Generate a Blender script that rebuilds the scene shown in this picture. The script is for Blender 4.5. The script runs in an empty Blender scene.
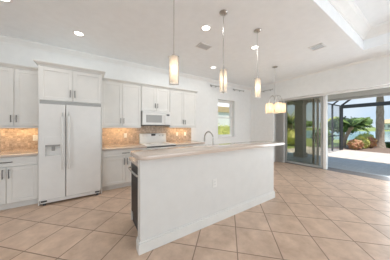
import bpy, bmesh, math, random
from mathutils import Vector, Matrix
random.seed(7)
SC = bpy.context.scene
COL = SC.collection
PI = math.pi

# ------------------------------------------------------------------ camera, world, sun, light, exposure
TH = math.radians(56.7)
cam_d = bpy.data.cameras.new('camera'); cam = bpy.data.objects.new('camera', cam_d); COL.objects.link(cam)
cam_d.sensor_width = 36.0; cam_d.lens = 161.0 / 390.0 * 36.0
cam_d.shift_y = -2.8 / 390.0; cam_d.clip_start = 0.05; cam_d.clip_end = 1000
cam.location = (0, 0, 1.36); cam.rotation_euler = (PI / 2, 0, TH - PI / 2)
SC.camera = cam

W = bpy.data.worlds.new('sky'); SC.world = W; W.use_nodes = True
nt = W.node_tree; nt.nodes.clear()
wo = nt.nodes.new('ShaderNodeOutputWorld'); bg = nt.nodes.new('ShaderNodeBackground')
tc = nt.nodes.new('ShaderNodeTexCoord'); sx = nt.nodes.new('ShaderNodeSeparateXYZ')
rp = nt.nodes.new('ShaderNodeValToRGB')
rp.color_ramp.elements[0].position = 0.0; rp.color_ramp.elements[0].color = (0.66, 0.82, 0.97, 1)
rp.color_ramp.elements[1].position = 0.55; rp.color_ramp.elements[1].color = (0.34, 0.58, 0.95, 1)
ns = nt.nodes.new('ShaderNodeTexNoise'); ns.inputs['Scale'].default_value = 3.2; ns.inputs['Detail'].default_value = 5
cr = nt.nodes.new('ShaderNodeValToRGB'); cr.color_ramp.elements[0].position = 0.48; cr.color_ramp.elements[1].position = 0.72
cr.color_ramp.elements[0].color = (0, 0, 0, 1); cr.color_ramp.elements[1].color = (1, 1, 1, 1)
mx = nt.nodes.new('ShaderNodeMixRGB'); mx.inputs[2].default_value = (0.86, 0.93, 1, 1)
L = nt.links.new
L(tc.outputs['Generated'], sx.inputs[0]); L(sx.outputs['Z'], rp.inputs[0]); L(tc.outputs['Generated'], ns.inputs['Vector'])
L(ns.outputs[0], cr.inputs[0]); L(cr.outputs[0], mx.inputs[0]); L(rp.outputs[0], mx.inputs[1]); L(mx.outputs[0], bg.inputs[0])
bg.inputs[1].default_value = 0.84
L(bg.outputs[0], wo.inputs[0])

sd = bpy.data.lights.new('sun', 'SUN'); sd.energy = 4.2; sd.angle = math.radians(0.6); sd.color = (1.0, 0.94, 0.86)
sun = bpy.data.objects.new('sun', sd); COL.objects.link(sun); sun.location = (0, 0, 20)
sun.rotation_euler = Vector((0.42, 0.85, -2.5)).to_track_quat('-Z', 'Y').to_euler()

def area(name, loc, direction, sx_, sy_, energy, color=(1, 1, 1), spread=180):
    d = bpy.data.lights.new(name, 'AREA'); d.shape = 'RECTANGLE'; d.size = sx_; d.size_y = sy_
    d.energy = energy; d.color = color; d.spread = math.radians(spread)
    o = bpy.data.objects.new(name, d); COL.objects.link(o); o.location = loc
    o.rotation_euler = Vector(direction).to_track_quat('-Z', 'Z').to_euler()
    return o
# fill lamps added at made-up rear and left windows and the open sliders
area('fill_rear', (2.6, -4.35, 1.45), (0.14, 1, 0.30), 3.4, 2.3, 98, (0.875, 0.95, 1.0))
area('fill_left', (-4.85, -1.4, 1.45), (1, 0.1, 0.15), 3.6, 2.2, 88, (0.88, 0.955, 1.0))
area('daylight_fill_sliders', (6.62, -0.1, 1.55), (-1, 0.12, -0.22), 4.4, 1.5, 112, (0.87, 0.95, 1.0))
CAN_W = 2.6

SC.view_settings.view_transform = 'Standard'; SC.view_settings.look = 'None'
SC.view_settings.gamma = 1; SC.view_settings.use_curve_mapping = False
SC.view_settings.exposure = 0.25
SC.cycles.use_denoising = True
SC.cycles.max_bounces = 10; SC.cycles.diffuse_bounces = 6; SC.cycles.transparent_max_bounces = 16
SC.cycles.caustics_reflective = False; SC.cycles.caustics_refractive = False
SC.cycles.sample_clamp_indirect = 6.0

# ------------------------------------------------------------------ materials
def mat(name, color, rough=0.5, metal=0.0, noise=None, bump=0.0, bscale=40, spec=0.5, emit=None, estr=0.0, nscale=8, vec='Object'):
    m = bpy.data.materials.new(name); m.use_nodes = True
    t = m.node_tree; b = t.nodes['Principled BSDF']
    b.inputs['Base Color'].default_value = (*color, 1); b.inputs['Roughness'].default_value = rough
    b.inputs['Metallic'].default_value = metal; b.inputs['Specular IOR Level'].default_value = spec
    co = t.nodes.new('ShaderNodeTexCoord')
    n = t.nodes.new('ShaderNodeTexNoise'); n.inputs['Scale'].default_value = nscale; n.inputs['Detail'].default_value = 4
    t.links.new(co.outputs[vec], n.inputs['Vector'])
    r = t.nodes.new('ShaderNodeValToRGB')
    c2 = noise if noise else tuple(c * 0.97 for c in color)
    r.color_ramp.elements[0].position = 0.35; r.color_ramp.elements[1].position = 0.65
    r.color_ramp.elements[0].color = (*c2, 1); r.color_ramp.elements[1].color = (*color, 1)
    t.links.new(n.outputs[0], r.inputs[0]); t.links.new(r.outputs[0], b.inputs['Base Color'])
    if bump:
        n2 = t.nodes.new('ShaderNodeTexNoise'); n2.inputs['Scale'].default_value = bscale
        t.links.new(co.outputs[vec], n2.inputs['Vector'])
        bu = t.nodes.new('ShaderNodeBump'); bu.inputs['Strength'].default_value = bump; bu.inputs['Distance'].default_value = 0.01
        t.links.new(n2.outputs[0], bu.inputs['Height']); t.links.new(bu.outputs[0], b.inputs['Normal'])
    if emit:
        b.inputs['Emission Color'].default_value = (*emit, 1); b.inputs['Emission Strength'].default_value = estr
    return m

M = {}
M['wall'] = mat('wall_paint', (0.82, 0.825, 0.815), 0.7, bump=0.05, bscale=90)
M['ceil'] = mat('ceiling_paint', (0.885, 0.91, 0.93), 0.8, bump=0.08, bscale=60)
M['trim'] = mat('trim_paint', (0.84, 0.835, 0.82), 0.35)
M['cab'] = mat('cabinet_paint', (0.72, 0.71, 0.68), 0.35)
M['island'] = mat('island_paint_dimmed', (0.67, 0.66, 0.635), 0.5)  # white wall paint toned down to stand for dimmer light on the front
M['appl'] = mat('appliance_white', (0.75, 0.745, 0.725), 0.28)
M['appl2'] = mat('appliance_grey', (0.36, 0.36, 0.35), 0.4)
M['appl3'] = mat('burner_grey', (0.58, 0.58, 0.57), 0.35)
M['black'] = mat('black_gloss', (0.012, 0.012, 0.013), 0.15)
M['dwblack'] = mat('black_satin', (0.012, 0.012, 0.013), 0.4, spec=0.25)
M['dark'] = mat('dark_plastic', (0.05, 0.05, 0.05), 0.5)
M['nickel'] = mat('brushed_nickel', (0.52, 0.51, 0.49), 0.28, 1.0)
M['pewter'] = mat('pewter', (0.16, 0.155, 0.15), 0.38, 0.9)
M['bronze'] = mat('bronze_aluminium', (0.030, 0.032, 0.034), 0.45)
M['plate'] = mat('outlet_plate', (0.76, 0.75, 0.72), 0.35)
M['vinyl'] = mat('slider_frame', (0.42, 0.43, 0.42), 0.4)
M['blind'] = mat('blind_vane', (0.74, 0.73, 0.71), 0.6)
M['granite'] = mat('beige_granite', (0.63, 0.52, 0.44), 0.09, noise=(0.53, 0.44, 0.37), nscale=120, spec=0.8)
M['trunk'] = mat('palm_trunk', (0.46, 0.38, 0.30), 0.9, noise=(0.26, 0.20, 0.15), nscale=18, bump=0.6, bscale=30)
M['leaf_dark'] = mat('leaf_dark', (0.075, 0.13, 0.045), 0.6, noise=(0.03, 0.06, 0.02), nscale=3)
M['leaf_mid'] = mat('leaf_mid', (0.20, 0.30, 0.07), 0.6, noise=(0.08, 0.14, 0.04), nscale=3)
M['leaf_light'] = mat('leaf_light', (0.76, 0.72, 0.24), 0.6, noise=(0.42, 0.46, 0.12), nscale=3)
M['leaf_red'] = mat('leaf_croton', (0.62, 0.27, 0.20), 0.6, noise=(0.50, 0.38, 0.14), nscale=5)
M['lawn'] = mat('lawn', (0.30, 0.36, 0.12), 0.95, noise=(0.22, 0.28, 0.09), nscale=4, bump=0.5, bscale=60)
M['mulch'] = mat('mulch', (0.24, 0.17, 0.13), 0.95, bump=0.6, bscale=40)
M['stucco'] = mat('exterior_stucco', (0.40, 0.385, 0.36), 0.9, bump=0.2, bscale=80)
M['soffit'] = mat('lanai_soffit', (0.60, 0.58, 0.55), 0.9, bump=0.1)
M['house'] = mat('house_wall', (0.90, 0.89, 0.86), 0.9)
M['tan'] = mat('house_roof', (0.66, 0.50, 0.30), 0.9, noise=(0.56, 0.42, 0.25), nscale=10)
M['track'] = mat('sill_track', (0.25, 0.22, 0.20), 0.5, noise=(0.18, 0.16, 0.15), nscale=30)

def glass(name, tint, ior=1.35):
    m = bpy.data.materials.new(name); m.use_nodes = True; t = m.node_tree; t.nodes.clear()
    o = t.nodes.new('ShaderNodeOutputMaterial'); tr = t.nodes.new('ShaderNodeBsdfTransparent'); gl = t.nodes.new('ShaderNodeBsdfGlossy')
    tr.inputs[0].default_value = (*tint, 1); gl.inputs['Roughness'].default_value = 0.02
    gl.inputs[0].default_value = (0.9, 0.95, 0.92, 1)
    mi = t.nodes.new('ShaderNodeMixShader'); fr = t.nodes.new('ShaderNodeFresnel'); fr.inputs[0].default_value = ior
    t.links.new(fr.outputs[0], mi.inputs[0])
    t.links.new(tr.outputs[0], mi.inputs[1]); t.links.new(gl.outputs[0], mi.inputs[2]); t.links.new(mi.outputs[0], o.inputs[0])
    return m
M['glass'] = glass('window_glass', (0.99, 0.99, 0.985), 1.25)
M['glass_tint'] = glass('tinted_glass', (0.885, 0.88, 0.85), 1.2)

def emis(name, color, s):
    m = bpy.data.materials.new(name); m.use_nodes = True; t = m.node_tree
    b = t.nodes['Principled BSDF']; b.inputs['Base Color'].default_value = (*color, 1)
    b.inputs['Emission Color'].default_value = (*color, 1); b.inputs['Emission Strength'].default_value = s
    b.inputs['Roughness'].default_value = 0.4
    return m
M['lens'] = emis('downlight_lens', (1.0, 0.97, 0.92), 4.0)
M['lamp_glass'] = emis('frosted_lamp_glass', (1.0, 0.84, 0.68), 0.62)
M['lamp_core'] = emis('lamp_core', (1.0, 0.82, 0.58), 3.5)
M['strip'] = emis('light_strip', (1.0, 0.78, 0.45), 3.0)

def frosted(name, transp, es):
    m = bpy.data.materials.new(name); m.use_nodes = True; t = m.node_tree; t.nodes.clear()
    o = t.nodes.new('ShaderNodeOutputMaterial'); tr = t.nodes.new('ShaderNodeBsdfTransparent'); df = t.nodes.new('ShaderNodeBsdfTranslucent'); em = t.nodes.new('ShaderNodeEmission')
    df.inputs[0].default_value = (1, .90, .78, 1); em.inputs[0].default_value = (1, .80, .60, 1); em.inputs[1].default_value = es
    ad = t.nodes.new('ShaderNodeAddShader'); t.links.new(df.outputs[0], ad.inputs[0]); t.links.new(em.outputs[0], ad.inputs[1])
    mi = t.nodes.new('ShaderNodeMixShader'); mi.inputs[0].default_value = 1 - transp
    t.links.new(tr.outputs[0], mi.inputs[1]); t.links.new(ad.outputs[0], mi.inputs[2]); t.links.new(mi.outputs[0], o.inputs[0])
    return m
M['lamp_glass'] = frosted('frosted_lamp_glass', .30, .22)
M['lamp_shade'] = frosted('frosted_lamp_shade', .25, .10)
# clear outer glass of the pendants
m = bpy.data.materials.new('pendant_glass'); m.use_nodes = True; t = m.node_tree; t.nodes.clear()
o = t.nodes.new('ShaderNodeOutputMaterial'); tr = t.nodes.new('ShaderNodeBsdfTransparent'); df = t.nodes.new('ShaderNodeBsdfTranslucent')
d2 = t.nodes.new('ShaderNodeBsdfDiffuse'); ad = t.nodes.new('ShaderNodeMixShader'); mi = t.nodes.new('ShaderNodeMixShader')
tr.inputs[0].default_value = (1, 0.99, 0.97, 1); df.inputs[0].default_value = (1, 0.97, 0.92, 1); d2.inputs[0].default_value = (0.9, 0.88, 0.85, 1)
ad.inputs[0].default_value = 0.35; t.links.new(df.outputs[0], ad.inputs[1]); t.links.new(d2.outputs[0], ad.inputs[2])
mi.inputs[0].default_value = 0.45; t.links.new(tr.outputs[0], mi.inputs[1]); t.links.new(ad.outputs[0], mi.inputs[2]); t.links.new(mi.outputs[0], o.inputs[0])
M['pglass'] = m

# insect screen
m = bpy.data.materials.new('insect_screen'); m.use_nodes = True; t = m.node_tree; t.nodes.clear()
o = t.nodes.new('ShaderNodeOutputMaterial'); tr = t.nodes.new('ShaderNodeBsdfTransparent'); d2 = t.nodes.new('ShaderNodeBsdfDiffuse')
d2.inputs[0].default_value = (0.25, 0.26, 0.27, 1); mi = t.nodes.new('ShaderNodeMixShader'); mi.inputs[0].default_value = 0.16
t.links.new(tr.outputs[0], mi.inputs[1]); t.links.new(d2.outputs[0], mi.inputs[2]); t.links.new(mi.outputs[0], o.inputs[0])
M['screen'] = m

def math_node(t, op, a, b=None, c=None):
    n = t.nodes.new('ShaderNodeMath'); n.operation = op
    for i, v in enumerate((a, b, c)):
        if v is None: continue
        if isinstance(v, (int, float)): n.inputs[i].default_value = v
        else: t.links.new(v, n.inputs[i])
    return n.outputs[0]

def tile_mat(name, size, p0, q0, c1, c2, grout, gw, rough, diag=True, axes='XY', vary=0.10, nscale=6, spec=0.5, sizeq=None):
    """square tiles laid by object coordinates, diagonal or straight, with per-tile tone and mottling"""
    m = bpy.data.materials.new(name); m.use_nodes = True; t = m.node_tree; b = t.nodes['Principled BSDF']
    co = t.nodes.new('ShaderNodeTexCoord'); s = t.nodes.new('ShaderNodeSeparateXYZ'); t.links.new(co.outputs['Object'], s.inputs[0])
    A, B = s.outputs[axes[0]], s.outputs[axes[1]]
    if diag:
        P = math_node(t, 'MULTIPLY', math_node(t, 'ADD', A, B), 1 / math.sqrt(2))
        Q = math_node(t, 'MULTIPLY', math_node(t, 'SUBTRACT', A, B), 1 / math.sqrt(2))
    else: P, Q = A, B
    P = math_node(t, 'DIVIDE', math_node(t, 'SUBTRACT', P, p0), size)
    Q = math_node(t, 'DIVIDE', math_node(t, 'SUBTRACT', Q, q0), sizeq or size)
    def edge(v):
        f = math_node(t, 'FRACT', v)
        return math_node(t, 'MINIMUM', f, math_node(t, 'SUBTRACT', 1.0, f))
    e = math_node(t, 'MINIMUM', edge(P), edge(Q))
    mr = t.nodes.new('ShaderNodeMapRange'); mr.inputs['From Min'].default_value = gw * 0.6 / size; mr.inputs['From Max'].default_value = gw / size
    t.links.new(e, mr.inputs['Value'])
    cb = t.nodes.new('ShaderNodeCombineXYZ'); t.links.new(math_node(t, 'FLOOR', P), cb.inputs[0]); t.links.new(math_node(t, 'FLOOR', Q), cb.inputs[1])
    wn = t.nodes.new('ShaderNodeTexWhiteNoise'); wn.noise_dimensions = '2D'; t.links.new(cb.outputs[0], wn.inputs['Vector'])
    vm = t.nodes.new('ShaderNodeVectorMath'); vm.operation = 'ADD'; t.links.new(co.outputs['Object'], vm.inputs[0])
    sc = t.nodes.new('ShaderNodeVectorMath'); sc.operation = 'SCALE'; sc.inputs['Scale'].default_value = 7.0
    t.links.new(wn.outputs['Color'], sc.inputs[0]); t.links.new(sc.outputs[0], vm.inputs[1])
    n = t.nodes.new('ShaderNodeTexNoise'); n.inputs['Scale'].default_value = nscale; n.inputs['Detail'].default_value = 6; n.inputs['Roughness'].default_value = 0.65
    t.links.new(vm.outputs[0], n.inputs['Vector'])
    r = t.nodes.new('ShaderNodeValToRGB'); r.color_ramp.elements[0].position = 0.3; r.color_ramp.elements[1].position = 0.7
    r.color_ramp.elements[0].color = (*c2, 1); r.color_ramp.elements[1].color = (*c1, 1); t.links.new(n.outputs[0], r.inputs[0])
    hv = t.nodes.new('ShaderNodeHueSaturation')
    t.links.new(math_node(t, 'ADD', math_node(t, 'MULTIPLY', wn.outputs['Value'], 2 * vary), 1 - vary), hv.inputs['Value'])
    t.links.new(r.outputs[0], hv.inputs['Color'])
    mixc = t.nodes.new('ShaderNodeMixRGB'); mixc.inputs[1].default_value = (*grout, 1)
    t.links.new(mr.outputs[0], mixc.inputs[0]); t.links.new(hv.outputs[0], mixc.inputs[2]); t.links.new(mixc.outputs[0], b.inputs['Base Color'])
    rr = math_node(t, 'ADD', math_node(t, 'MULTIPLY', math_node(t, 'SUBTRACT', 1.0, mr.outputs[0]), 0.5), rough)
    t.links.new(rr, b.inputs['Roughness'])
    b.inputs['Specular IOR Level'].default_value = spec
    bu = t.nodes.new('ShaderNodeBump'); bu.inputs['Strength'].default_value = 0.25; bu.inputs['Distance'].default_value = 0.002
    t.links.new(mr.outputs[0], bu.inputs['Height']); t.links.new(bu.outputs[0], b.inputs['Normal'])
    return m
M['floor'] = tile_mat('floor_tile', 0.4575, 2.262, 1.468, (0.68, 0.505, 0.385), (0.48, 0.34, 0.25), (0.26, 0.185, 0.14), 0.0068, 0.38, vary=0.06, spec=0.6)
M['splash'] = tile_mat('tumbled_stone', 0.052, 0, 0, (0.66, 0.52, 0.40), (0.30, 0.21, 0.15), (0.46, 0.37, 0.29), 0.003, 0.45, diag=False, axes='XZ', vary=0.20, nscale=22)
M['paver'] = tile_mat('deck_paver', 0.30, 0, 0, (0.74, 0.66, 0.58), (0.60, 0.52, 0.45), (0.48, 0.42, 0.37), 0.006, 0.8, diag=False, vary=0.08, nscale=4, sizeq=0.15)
M['lanai'] = tile_mat('lanai_paver_shaded', 0.30, 0, 0, (0.56, 0.585, 0.595), (0.50, 0.525, 0.535), (0.42, 0.435, 0.445), 0.005, 0.6, diag=False, vary=0.04, nscale=4, sizeq=0.15)  # same pavers as the deck, with the roof's bluish shade in the colour

# lake water
m = mat('lake_water', (0.25, 0.45, 0.52), 0.12, noise=(0.22, 0.42, 0.50), nscale=0.6, bump=0.25, bscale=2.5); M['water'] = m

# ------------------------------------------------------------------ mesh helpers
class MB:
    def __init__(s): s.bm = bmesh.new()
    def box(s, x0, x1, y0, y1, z0, z1, bev=0.0, seg=2):
        r = bmesh.ops.create_cube(s.bm, size=1.0)
        vs = r['verts']
        bmesh.ops.scale(s.bm, verts=vs, vec=(abs(x1 - x0), abs(y1 - y0), abs(z1 - z0)))
        bmesh.ops.translate(s.bm, verts=vs, vec=((x0 + x1) / 2, (y0 + y1) / 2, (z0 + z1) / 2))
        if bev:
            es = list({e for v in vs for e in v.link_edges})
            bmesh.ops.bevel(s.bm, geom=es, offset=bev, segments=seg, affect='EDGES', profile=0.5)
        return s
    def frustum(s, a, za, b, zb):
        va = [s.bm.verts.new((x, y, za)) for x, y in ((a[0], a[2]), (a[1], a[2]), (a[1], a[3]), (a[0], a[3]))]
        vb = [s.bm.verts.new((x, y, zb)) for x, y in ((b[0], b[2]), (b[1], b[2]), (b[1], b[3]), (b[0], b[3]))]
        s.bm.faces.new(va[::-1]); s.bm.faces.new(vb)
        for i in range(4): s.bm.faces.new((va[i], va[(i + 1) % 4], vb[(i + 1) % 4], vb[i]))
        return s
    def cyl(s, p, q, r, n=12, r2=None, cap=True):
        p, q = Vector(p), Vector(q); d = q - p
        R = d.to_track_quat('Z', 'Y').to_matrix().to_4x4(); R.translation = (p + q) / 2
        bmesh.ops.create_cone(s.bm, cap_ends=cap, cap_tris=False, segments=n, radius1=r, radius2=r if r2 is None else r2, depth=d.length, matrix=R)
        return s
    def tube(s, pts, r, n=8, rs=None):
        pts = [Vector(p) for p in pts]; rings = []
        for i, p in enumerate(pts):
            d = (pts[min(i + 1, len(pts) - 1)] - pts[max(i - 1, 0)]).normalized()
            up = Vector((0, 0, 1)) if abs(d.z) < 0.95 else Vector((0, 1, 0))
            u = d.cross(up).normalized(); v = d.cross(u)
            rr = rs[i] if rs else r
            rings.append([s.bm.verts.new(p + (u * math.cos(2 * PI * k / n) + v * math.sin(2 * PI * k / n)) * rr) for k in range(n)])
        for a, b in zip(rings, rings[1:]):
            for k in range(n): s.bm.faces.new((a[k], a[(k + 1) % n], b[(k + 1) % n], b[k]))
        s.bm.faces.new(rings[0][::-1]); s.bm.faces.new(rings[-1])
        return s
    def lathe(s, prof, c=(0, 0, 0), n=24):
        rings = []
        for r, z in prof:
            rings.append([s.bm.verts.new((c[0] + r * math.cos(2 * PI * k / n), c[1] + r * math.sin(2 * PI * k / n), c[2] + z)) for k in range(n)])
        for a, b in zip(rings, rings[1:]):
            for k in range(n): s.bm.faces.new((a[k], a[(k + 1) % n], b[(k + 1) % n], b[k]))
        return s
    def prism(s, poly, axis, a, b):
        """poly: 2-D outline; axis 'x' (poly = y,z), 'y' (poly = x,z), 'z' (poly = x,y); extruded a..b"""
        def P(u, v, w): return {'x': (w, u, v), 'y': (u, w, v), 'z': (u, v, w)}[axis]
        A = [s.bm.verts.new(P(u, v, a)) for u, v in poly]; B = [s.bm.verts.new(P(u, v, b)) for u, v in poly]
        n = len(poly)
        s.bm.faces.new(A[::-1]); s.bm.faces.new(B)
        for i in range(n): s.bm.faces.new((A[i], A[(i + 1) % n], B[(i + 1) % n], B[i]))
        return s
    def leaves(s, c, rad, n, size, rnd, flat=0.3):
        for _ in range(n):
            d = Vector((rnd.gauss(0, 1), rnd.gauss(0, 1), rnd.gauss(0, 1))).normalized() * (rnd.uniform(0.55, 1.0))
            p = Vector((c[0] + d.x * rad[0], c[1] + d.y * rad[1], c[2] + d.z * rad[2]))
            u = Vector((rnd.gauss(0, 1), rnd.gauss(0, 1), rnd.gauss(0, 1))).normalized()
            v = u.cross(Vector((rnd.gauss(0, 1), rnd.gauss(0, 1), rnd.gauss(0, 1)))).normalized()
            a = size * rnd.uniform(0.6, 1.3)
            s.bm.faces.new([s.bm.verts.new(p + u * a), s.bm.verts.new(p + v * a * 0.5), s.bm.verts.new(p - u * a), s.bm.verts.new(p - v * a * 0.5)])
        return s
    def blob(s, c, rad, rnd, amp=0.12, sub=2):
        r = bmesh.ops.create_icosphere(s.bm, subdivisions=sub, radius=1.0)
        for v in r['verts']:
            k = 1 + rnd.uniform(-amp, amp)
            v.co = Vector((c[0] + v.co.x * rad[0] * k, c[1] + v.co.y * rad[1] * k, c[2] + v.co.z * rad[2] * k))
        return s
    def build(s, name, m, parent=None, smooth=False, origin=None):
        bmesh.ops.recalc_face_normals(s.bm, faces=s.bm.faces[:]) if not smooth == 'leaf' else None
        off = Vector((0, 0, 0))
        p = parent
        while p is not None: off += p.location; p = p.parent
        if origin is not None: bmesh.ops.translate(s.bm, verts=s.bm.verts[:], vec=-(Vector(origin)))
        else: bmesh.ops.translate(s.bm, verts=s.bm.verts[:], vec=-off)
        me = bpy.data.meshes.new(name); s.bm.to_mesh(me); s.bm.free()
        if smooth is True:
            for f in me.polygons: f.use_smooth = True
            me.set_sharp_from_angle(angle=math.radians(40))
        me.materials.append(m)
        o = bpy.data.objects.new(name, me); COL.objects.link(o)
        if parent is not None: o.parent = parent
        if origin is not None: o.location = Vector(origin) - off
        return o

def tag(o, label, cat, group=None, kind=None):
    o['label'] = label; o['category'] = cat
    if group: o['group'] = group
    if kind: o['kind'] = kind
    return o
def struct(o): o['kind'] = 'structure'; return o
def thing(name, loc, label, cat, group=None):
    o = bpy.data.objects.new(name, None); COL.objects.link(o); o.location = loc; o.empty_display_size = 0.1
    return tag(o, label, cat, group)
def copy_tree(o, loc=None, label=None, parent=None):
    c = o.copy(); COL.objects.link(c)
    if parent is not None: c.parent = parent
    for ch in list(o.children): copy_tree(ch, parent=c)
    if loc is not None: c.location = loc
    if label: c['label'] = label
    return c

# ------------------------------------------------------------------ room shell
CH = 3.09          # ceiling height
YW = 4.60          # kitchen wall
XW = 5.98          # slider wall, inner face
XO = 6.55          # slider wall, outer face
XL, YF = -5.0, -4.5
HZ = 2.40          # slider header height
TX0, TX1, TY0, TY1 = -3.6, 5.15, -3.6, 0.95   # ceiling tray
TZ = 3.50

struct(MB().box(XL - .15, 6.30, YF - .15, YW + .15, -0.12, 0.0).build('floor', M['floor']))
c = MB()
c.box(XL - .15, XO, TY1, YW + .2, CH, TZ + .15); c.box(XL - .15, XO, YF - .15, TY0, CH, TZ + .15)
c.box(XL - .15, TX0, TY0, TY1, CH, TZ + .15); c.box(TX1, XO, TY0, TY1, CH, TZ + .15)
c.box(TX0, TX1, TY0, TY1, TZ, TZ + .15)
struct(c.build('ceiling', M['ceil']))
# crown inside the tray, on its two visible sides
prof = [(0, 0), (0.02, 0), (0.03, 0.03), (0.05, 0.05), (0.11, 0.12), (0.14, 0.14), (0.15, 0.17), (0.15, 0.19), (0, 0.19)]
z0 = TZ - 0.19
struct(MB().prism([(TY1 - a, z0 + b) for a, b in prof], 'x', TX0, TX1).build('trim_1', M['trim']))
struct(MB().prism([(TX1 - a, z0 + b) for a, b in prof], 'y', TY0, TY1).build('trim_2', M['trim']))
# crown on the kitchen wall and slider wall
prof2 = [(0, 0), (0.012, 0), (0.018, 0.02), (0.03, 0.03), (0.07, 0.075), (0.085, 0.085), (0.09, 0.10), (0.09, 0.115), (0, 0.115)]
struct(MB().prism([(YW - a, CH - 0.115 + b) for a, b in prof2], 'x', XL, XW).build('trim_3', M['trim']))
struct(MB().prism([(XW - a * .45, CH - 0.05 + b * .435) for a, b in prof2], 'y', YF, YW).build('trim_4', M['trim']))

# kitchen wall with its window opening
WX0, WX1, WZ0, WZ1 = 4.06, 4.95, 0.98, 2.42
w = MB()
w.box(XL - .15, WX0, YW, YW + .24, 0, TZ); w.box(WX1, XO, YW, YW + .24, 0, TZ)
w.box(WX0, WX1, YW, YW + .24, 0, WZ0); w.box(WX0, WX1, YW, YW + .24, WZ1, TZ)
struct(w.build('wall_kitchen', M['wall']))
# slider wall: deep reveal, header
w = MB()
w.box(XW, XO, 3.56, YW, 0, CH); w.box(XW, XO, -2.6, 3.56, HZ, CH); w.box(XW, XO, YF, -2.6, 0, CH)
struct(w.build('wall_right', M['wall']))
# left and rear walls with big openings added for light (behind the camera)
w = MB(); w.box(XL - .15, XL, YF, -3.3, 0, CH); w.box(XL - .15, XL, 0.5, YW, 0, CH); w.box(XL - .15, XL, -3.3, 0.5, 2.65, CH); w.box(XL - .15, XL, -3.3, 0.5, 0, 0.25)
struct(w.build('wall_left', M['wall']))
w = MB(); w.box(XL, 0.6, YF - .15, YF, 0, CH); w.box(4.3, XO, YF - .15, YF, 0, CH); w.box(0.6, 4.3, YF - .15, YF, 2.65, CH); w.box(0.6, 4.3, YF - .15, YF, 0, 0.25)
struct(w.build('wall_rear', M['wall']))
# baseboards
struct(MB().box(2.93, XW, YW - .016, YW, 0, 0.13, .004).build('baseboard_kitchen', M['trim']))
struct(MB().box(XW - .016, XW, 3.56, YW - .016, 0, 0.13, .004).build('baseboard_right', M['trim']))

# kitchen window
wr = bpy.data.objects.new('window_1', None); COL.objects.link(wr); wr.location = ((WX0 + WX1) / 2, YW + .17, WZ0); wr['kind'] = 'structure'
f = MB(); fy0, fy1 = YW + .13, YW + .22
f.box(WX0, WX0 + .05, fy0, fy1, WZ0, WZ1, .004); f.box(WX1 - .05, WX1, fy0, fy1, WZ0, WZ1, .004)
f.box(WX0 + .05, WX1 - .05, fy0, fy1, WZ1 - .05, WZ1, .004); f.box(WX0 + .05, WX1 - .05, fy0, fy1, WZ0, WZ0 + .05, .004)
f.build('window_frame', M['trim'], wr)
for (za, zb, yy) in ((WZ0 + .05, 1.76, fy0 + .015), (1.72, WZ1 - .05, fy0 + .05)):
    s = MB(); xa, xb = WX0 + .05, WX1 - .05; t_ = .04
    s.box(xa, xa + t_, yy, yy + .03, za, zb); s.box(xb - t_, xb, yy, yy + .03, za, zb); s.box(xa + t_, xb - t_, yy, yy + .03, za, za + t_); s.box(xa + t_, xb - t_, yy, yy + .03, zb - t_, zb)
    so = s.build('sash', M['trim'], wr)
    MB().box(xa + t_, xb - t_, yy + .012, yy + .018, za + t_, zb - t_).build('pane', M['glass'], so)
MB().box(WX0, WX1, YW - .03, fy0, WZ0 - .025, WZ0 + .005, .005).build('window_sill', M['trim'], wr)

# sliding glass doors: head track, sill track, jamb post and three stacked panels
SY1 = 3.40
tr = bpy.data.objects.new('door_1', None); COL.objects.link(tr); tr.location = (6.45, 0.4, 0); tr['kind'] = 'structure'
MB().box(6.30, 6.80, -2.6, 3.56, -0.12, 0.004).build('sill_track', M['track'], tr)
MB().box(6.30, 6.36, 3.30, 3.56, 0.004, HZ).build('side_jamb', M['vinyl'], tr)
MB().box(6.33, 6.47, 2.00, 2.08, 0.004, HZ, .006).build('jamb_post', M['trim'], tr)
for i, (px, ya, yb) in enumerate(((6.375, 2.10, 3.30), (6.43, 2.23, 3.36), (6.485, 2.37, 3.42))):
    d = bpy.data.objects.new('door_%d' % (i + 2), None); COL.objects.link(d); d.location = (px, (ya + yb) / 2, 0.01); d['kind'] = 'structure'
    s = MB(); st = 0.06; za, zb = 0.012, HZ - .01
    s.box(px - .02, px + .02, ya, ya + st, za, zb, .004); s.box(px - .02, px + .02, yb - st, yb, za, zb, .004)
    s.box(px - .02, px + .02, ya + st, yb - st, za, za + .07, .004); s.box(px - .02, px + .02, ya + st, yb - st, zb - .05, zb, .004)
    s.build('door_frame', M['vinyl'], d)
    MB().box(px - .004, px + .004, ya + st, yb - st, za + .07, zb - .05).build('pane', M['glass_tint'], d)
    if i == 0: MB().box(px - .045, px - .02, ya + .015, ya + .04, .95, 1.2, .004).build('handle', M['nickel'], d)

# backsplash
b = MB(); b.box(-1.62, -.745, YW - .012, YW, .915, 1.38); b.box(.222, 2.86, YW - .012, YW, .915, 1.40)
struct(b.build('wall_backsplash', M['splash']))

# ------------------------------------------------------------------ cabinets
def pull(mb, x, y, z, length, vertical=True):
    h = length / 2; yo = y - .028
    if vertical:
        mb.tube([(x, yo, z - h), (x, yo - .004, z), (x, yo, z + h)], .0068, 8)
        for s in (-.75, .75): mb.cyl((x, y, z + s * h), (x, yo, z + s * h), .005, 8)
    else:
        mb.tube([(x - h, yo, z), (x, yo - .004, z), (x + h, yo, z)], .0068, 8)
        for s in (-.75, .75): mb.cyl((x + s * h, y, z), (x + s * h, yo, z), .005, 8)
    return mb
def shaker(x0, x1, y, z0, z1, fr=.062, th=.02):
    mb = MB(); g = .008
    mb.box(x0 + fr - .005, x1 - fr + .005, y + g, y + th, z0 + fr - .005, z1 - fr + .005)
    for a in ((x0, x0 + fr, z0, z1), (x1 - fr, x1, z0, z1), (x0 + fr, x1 - fr, z0, z0 + fr), (x0 + fr, x1 - fr, z1 - fr, z1)):
        mb.box(a[0], a[1], y, y + th, a[2], a[3], .0025, 1)
    return mb
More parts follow.
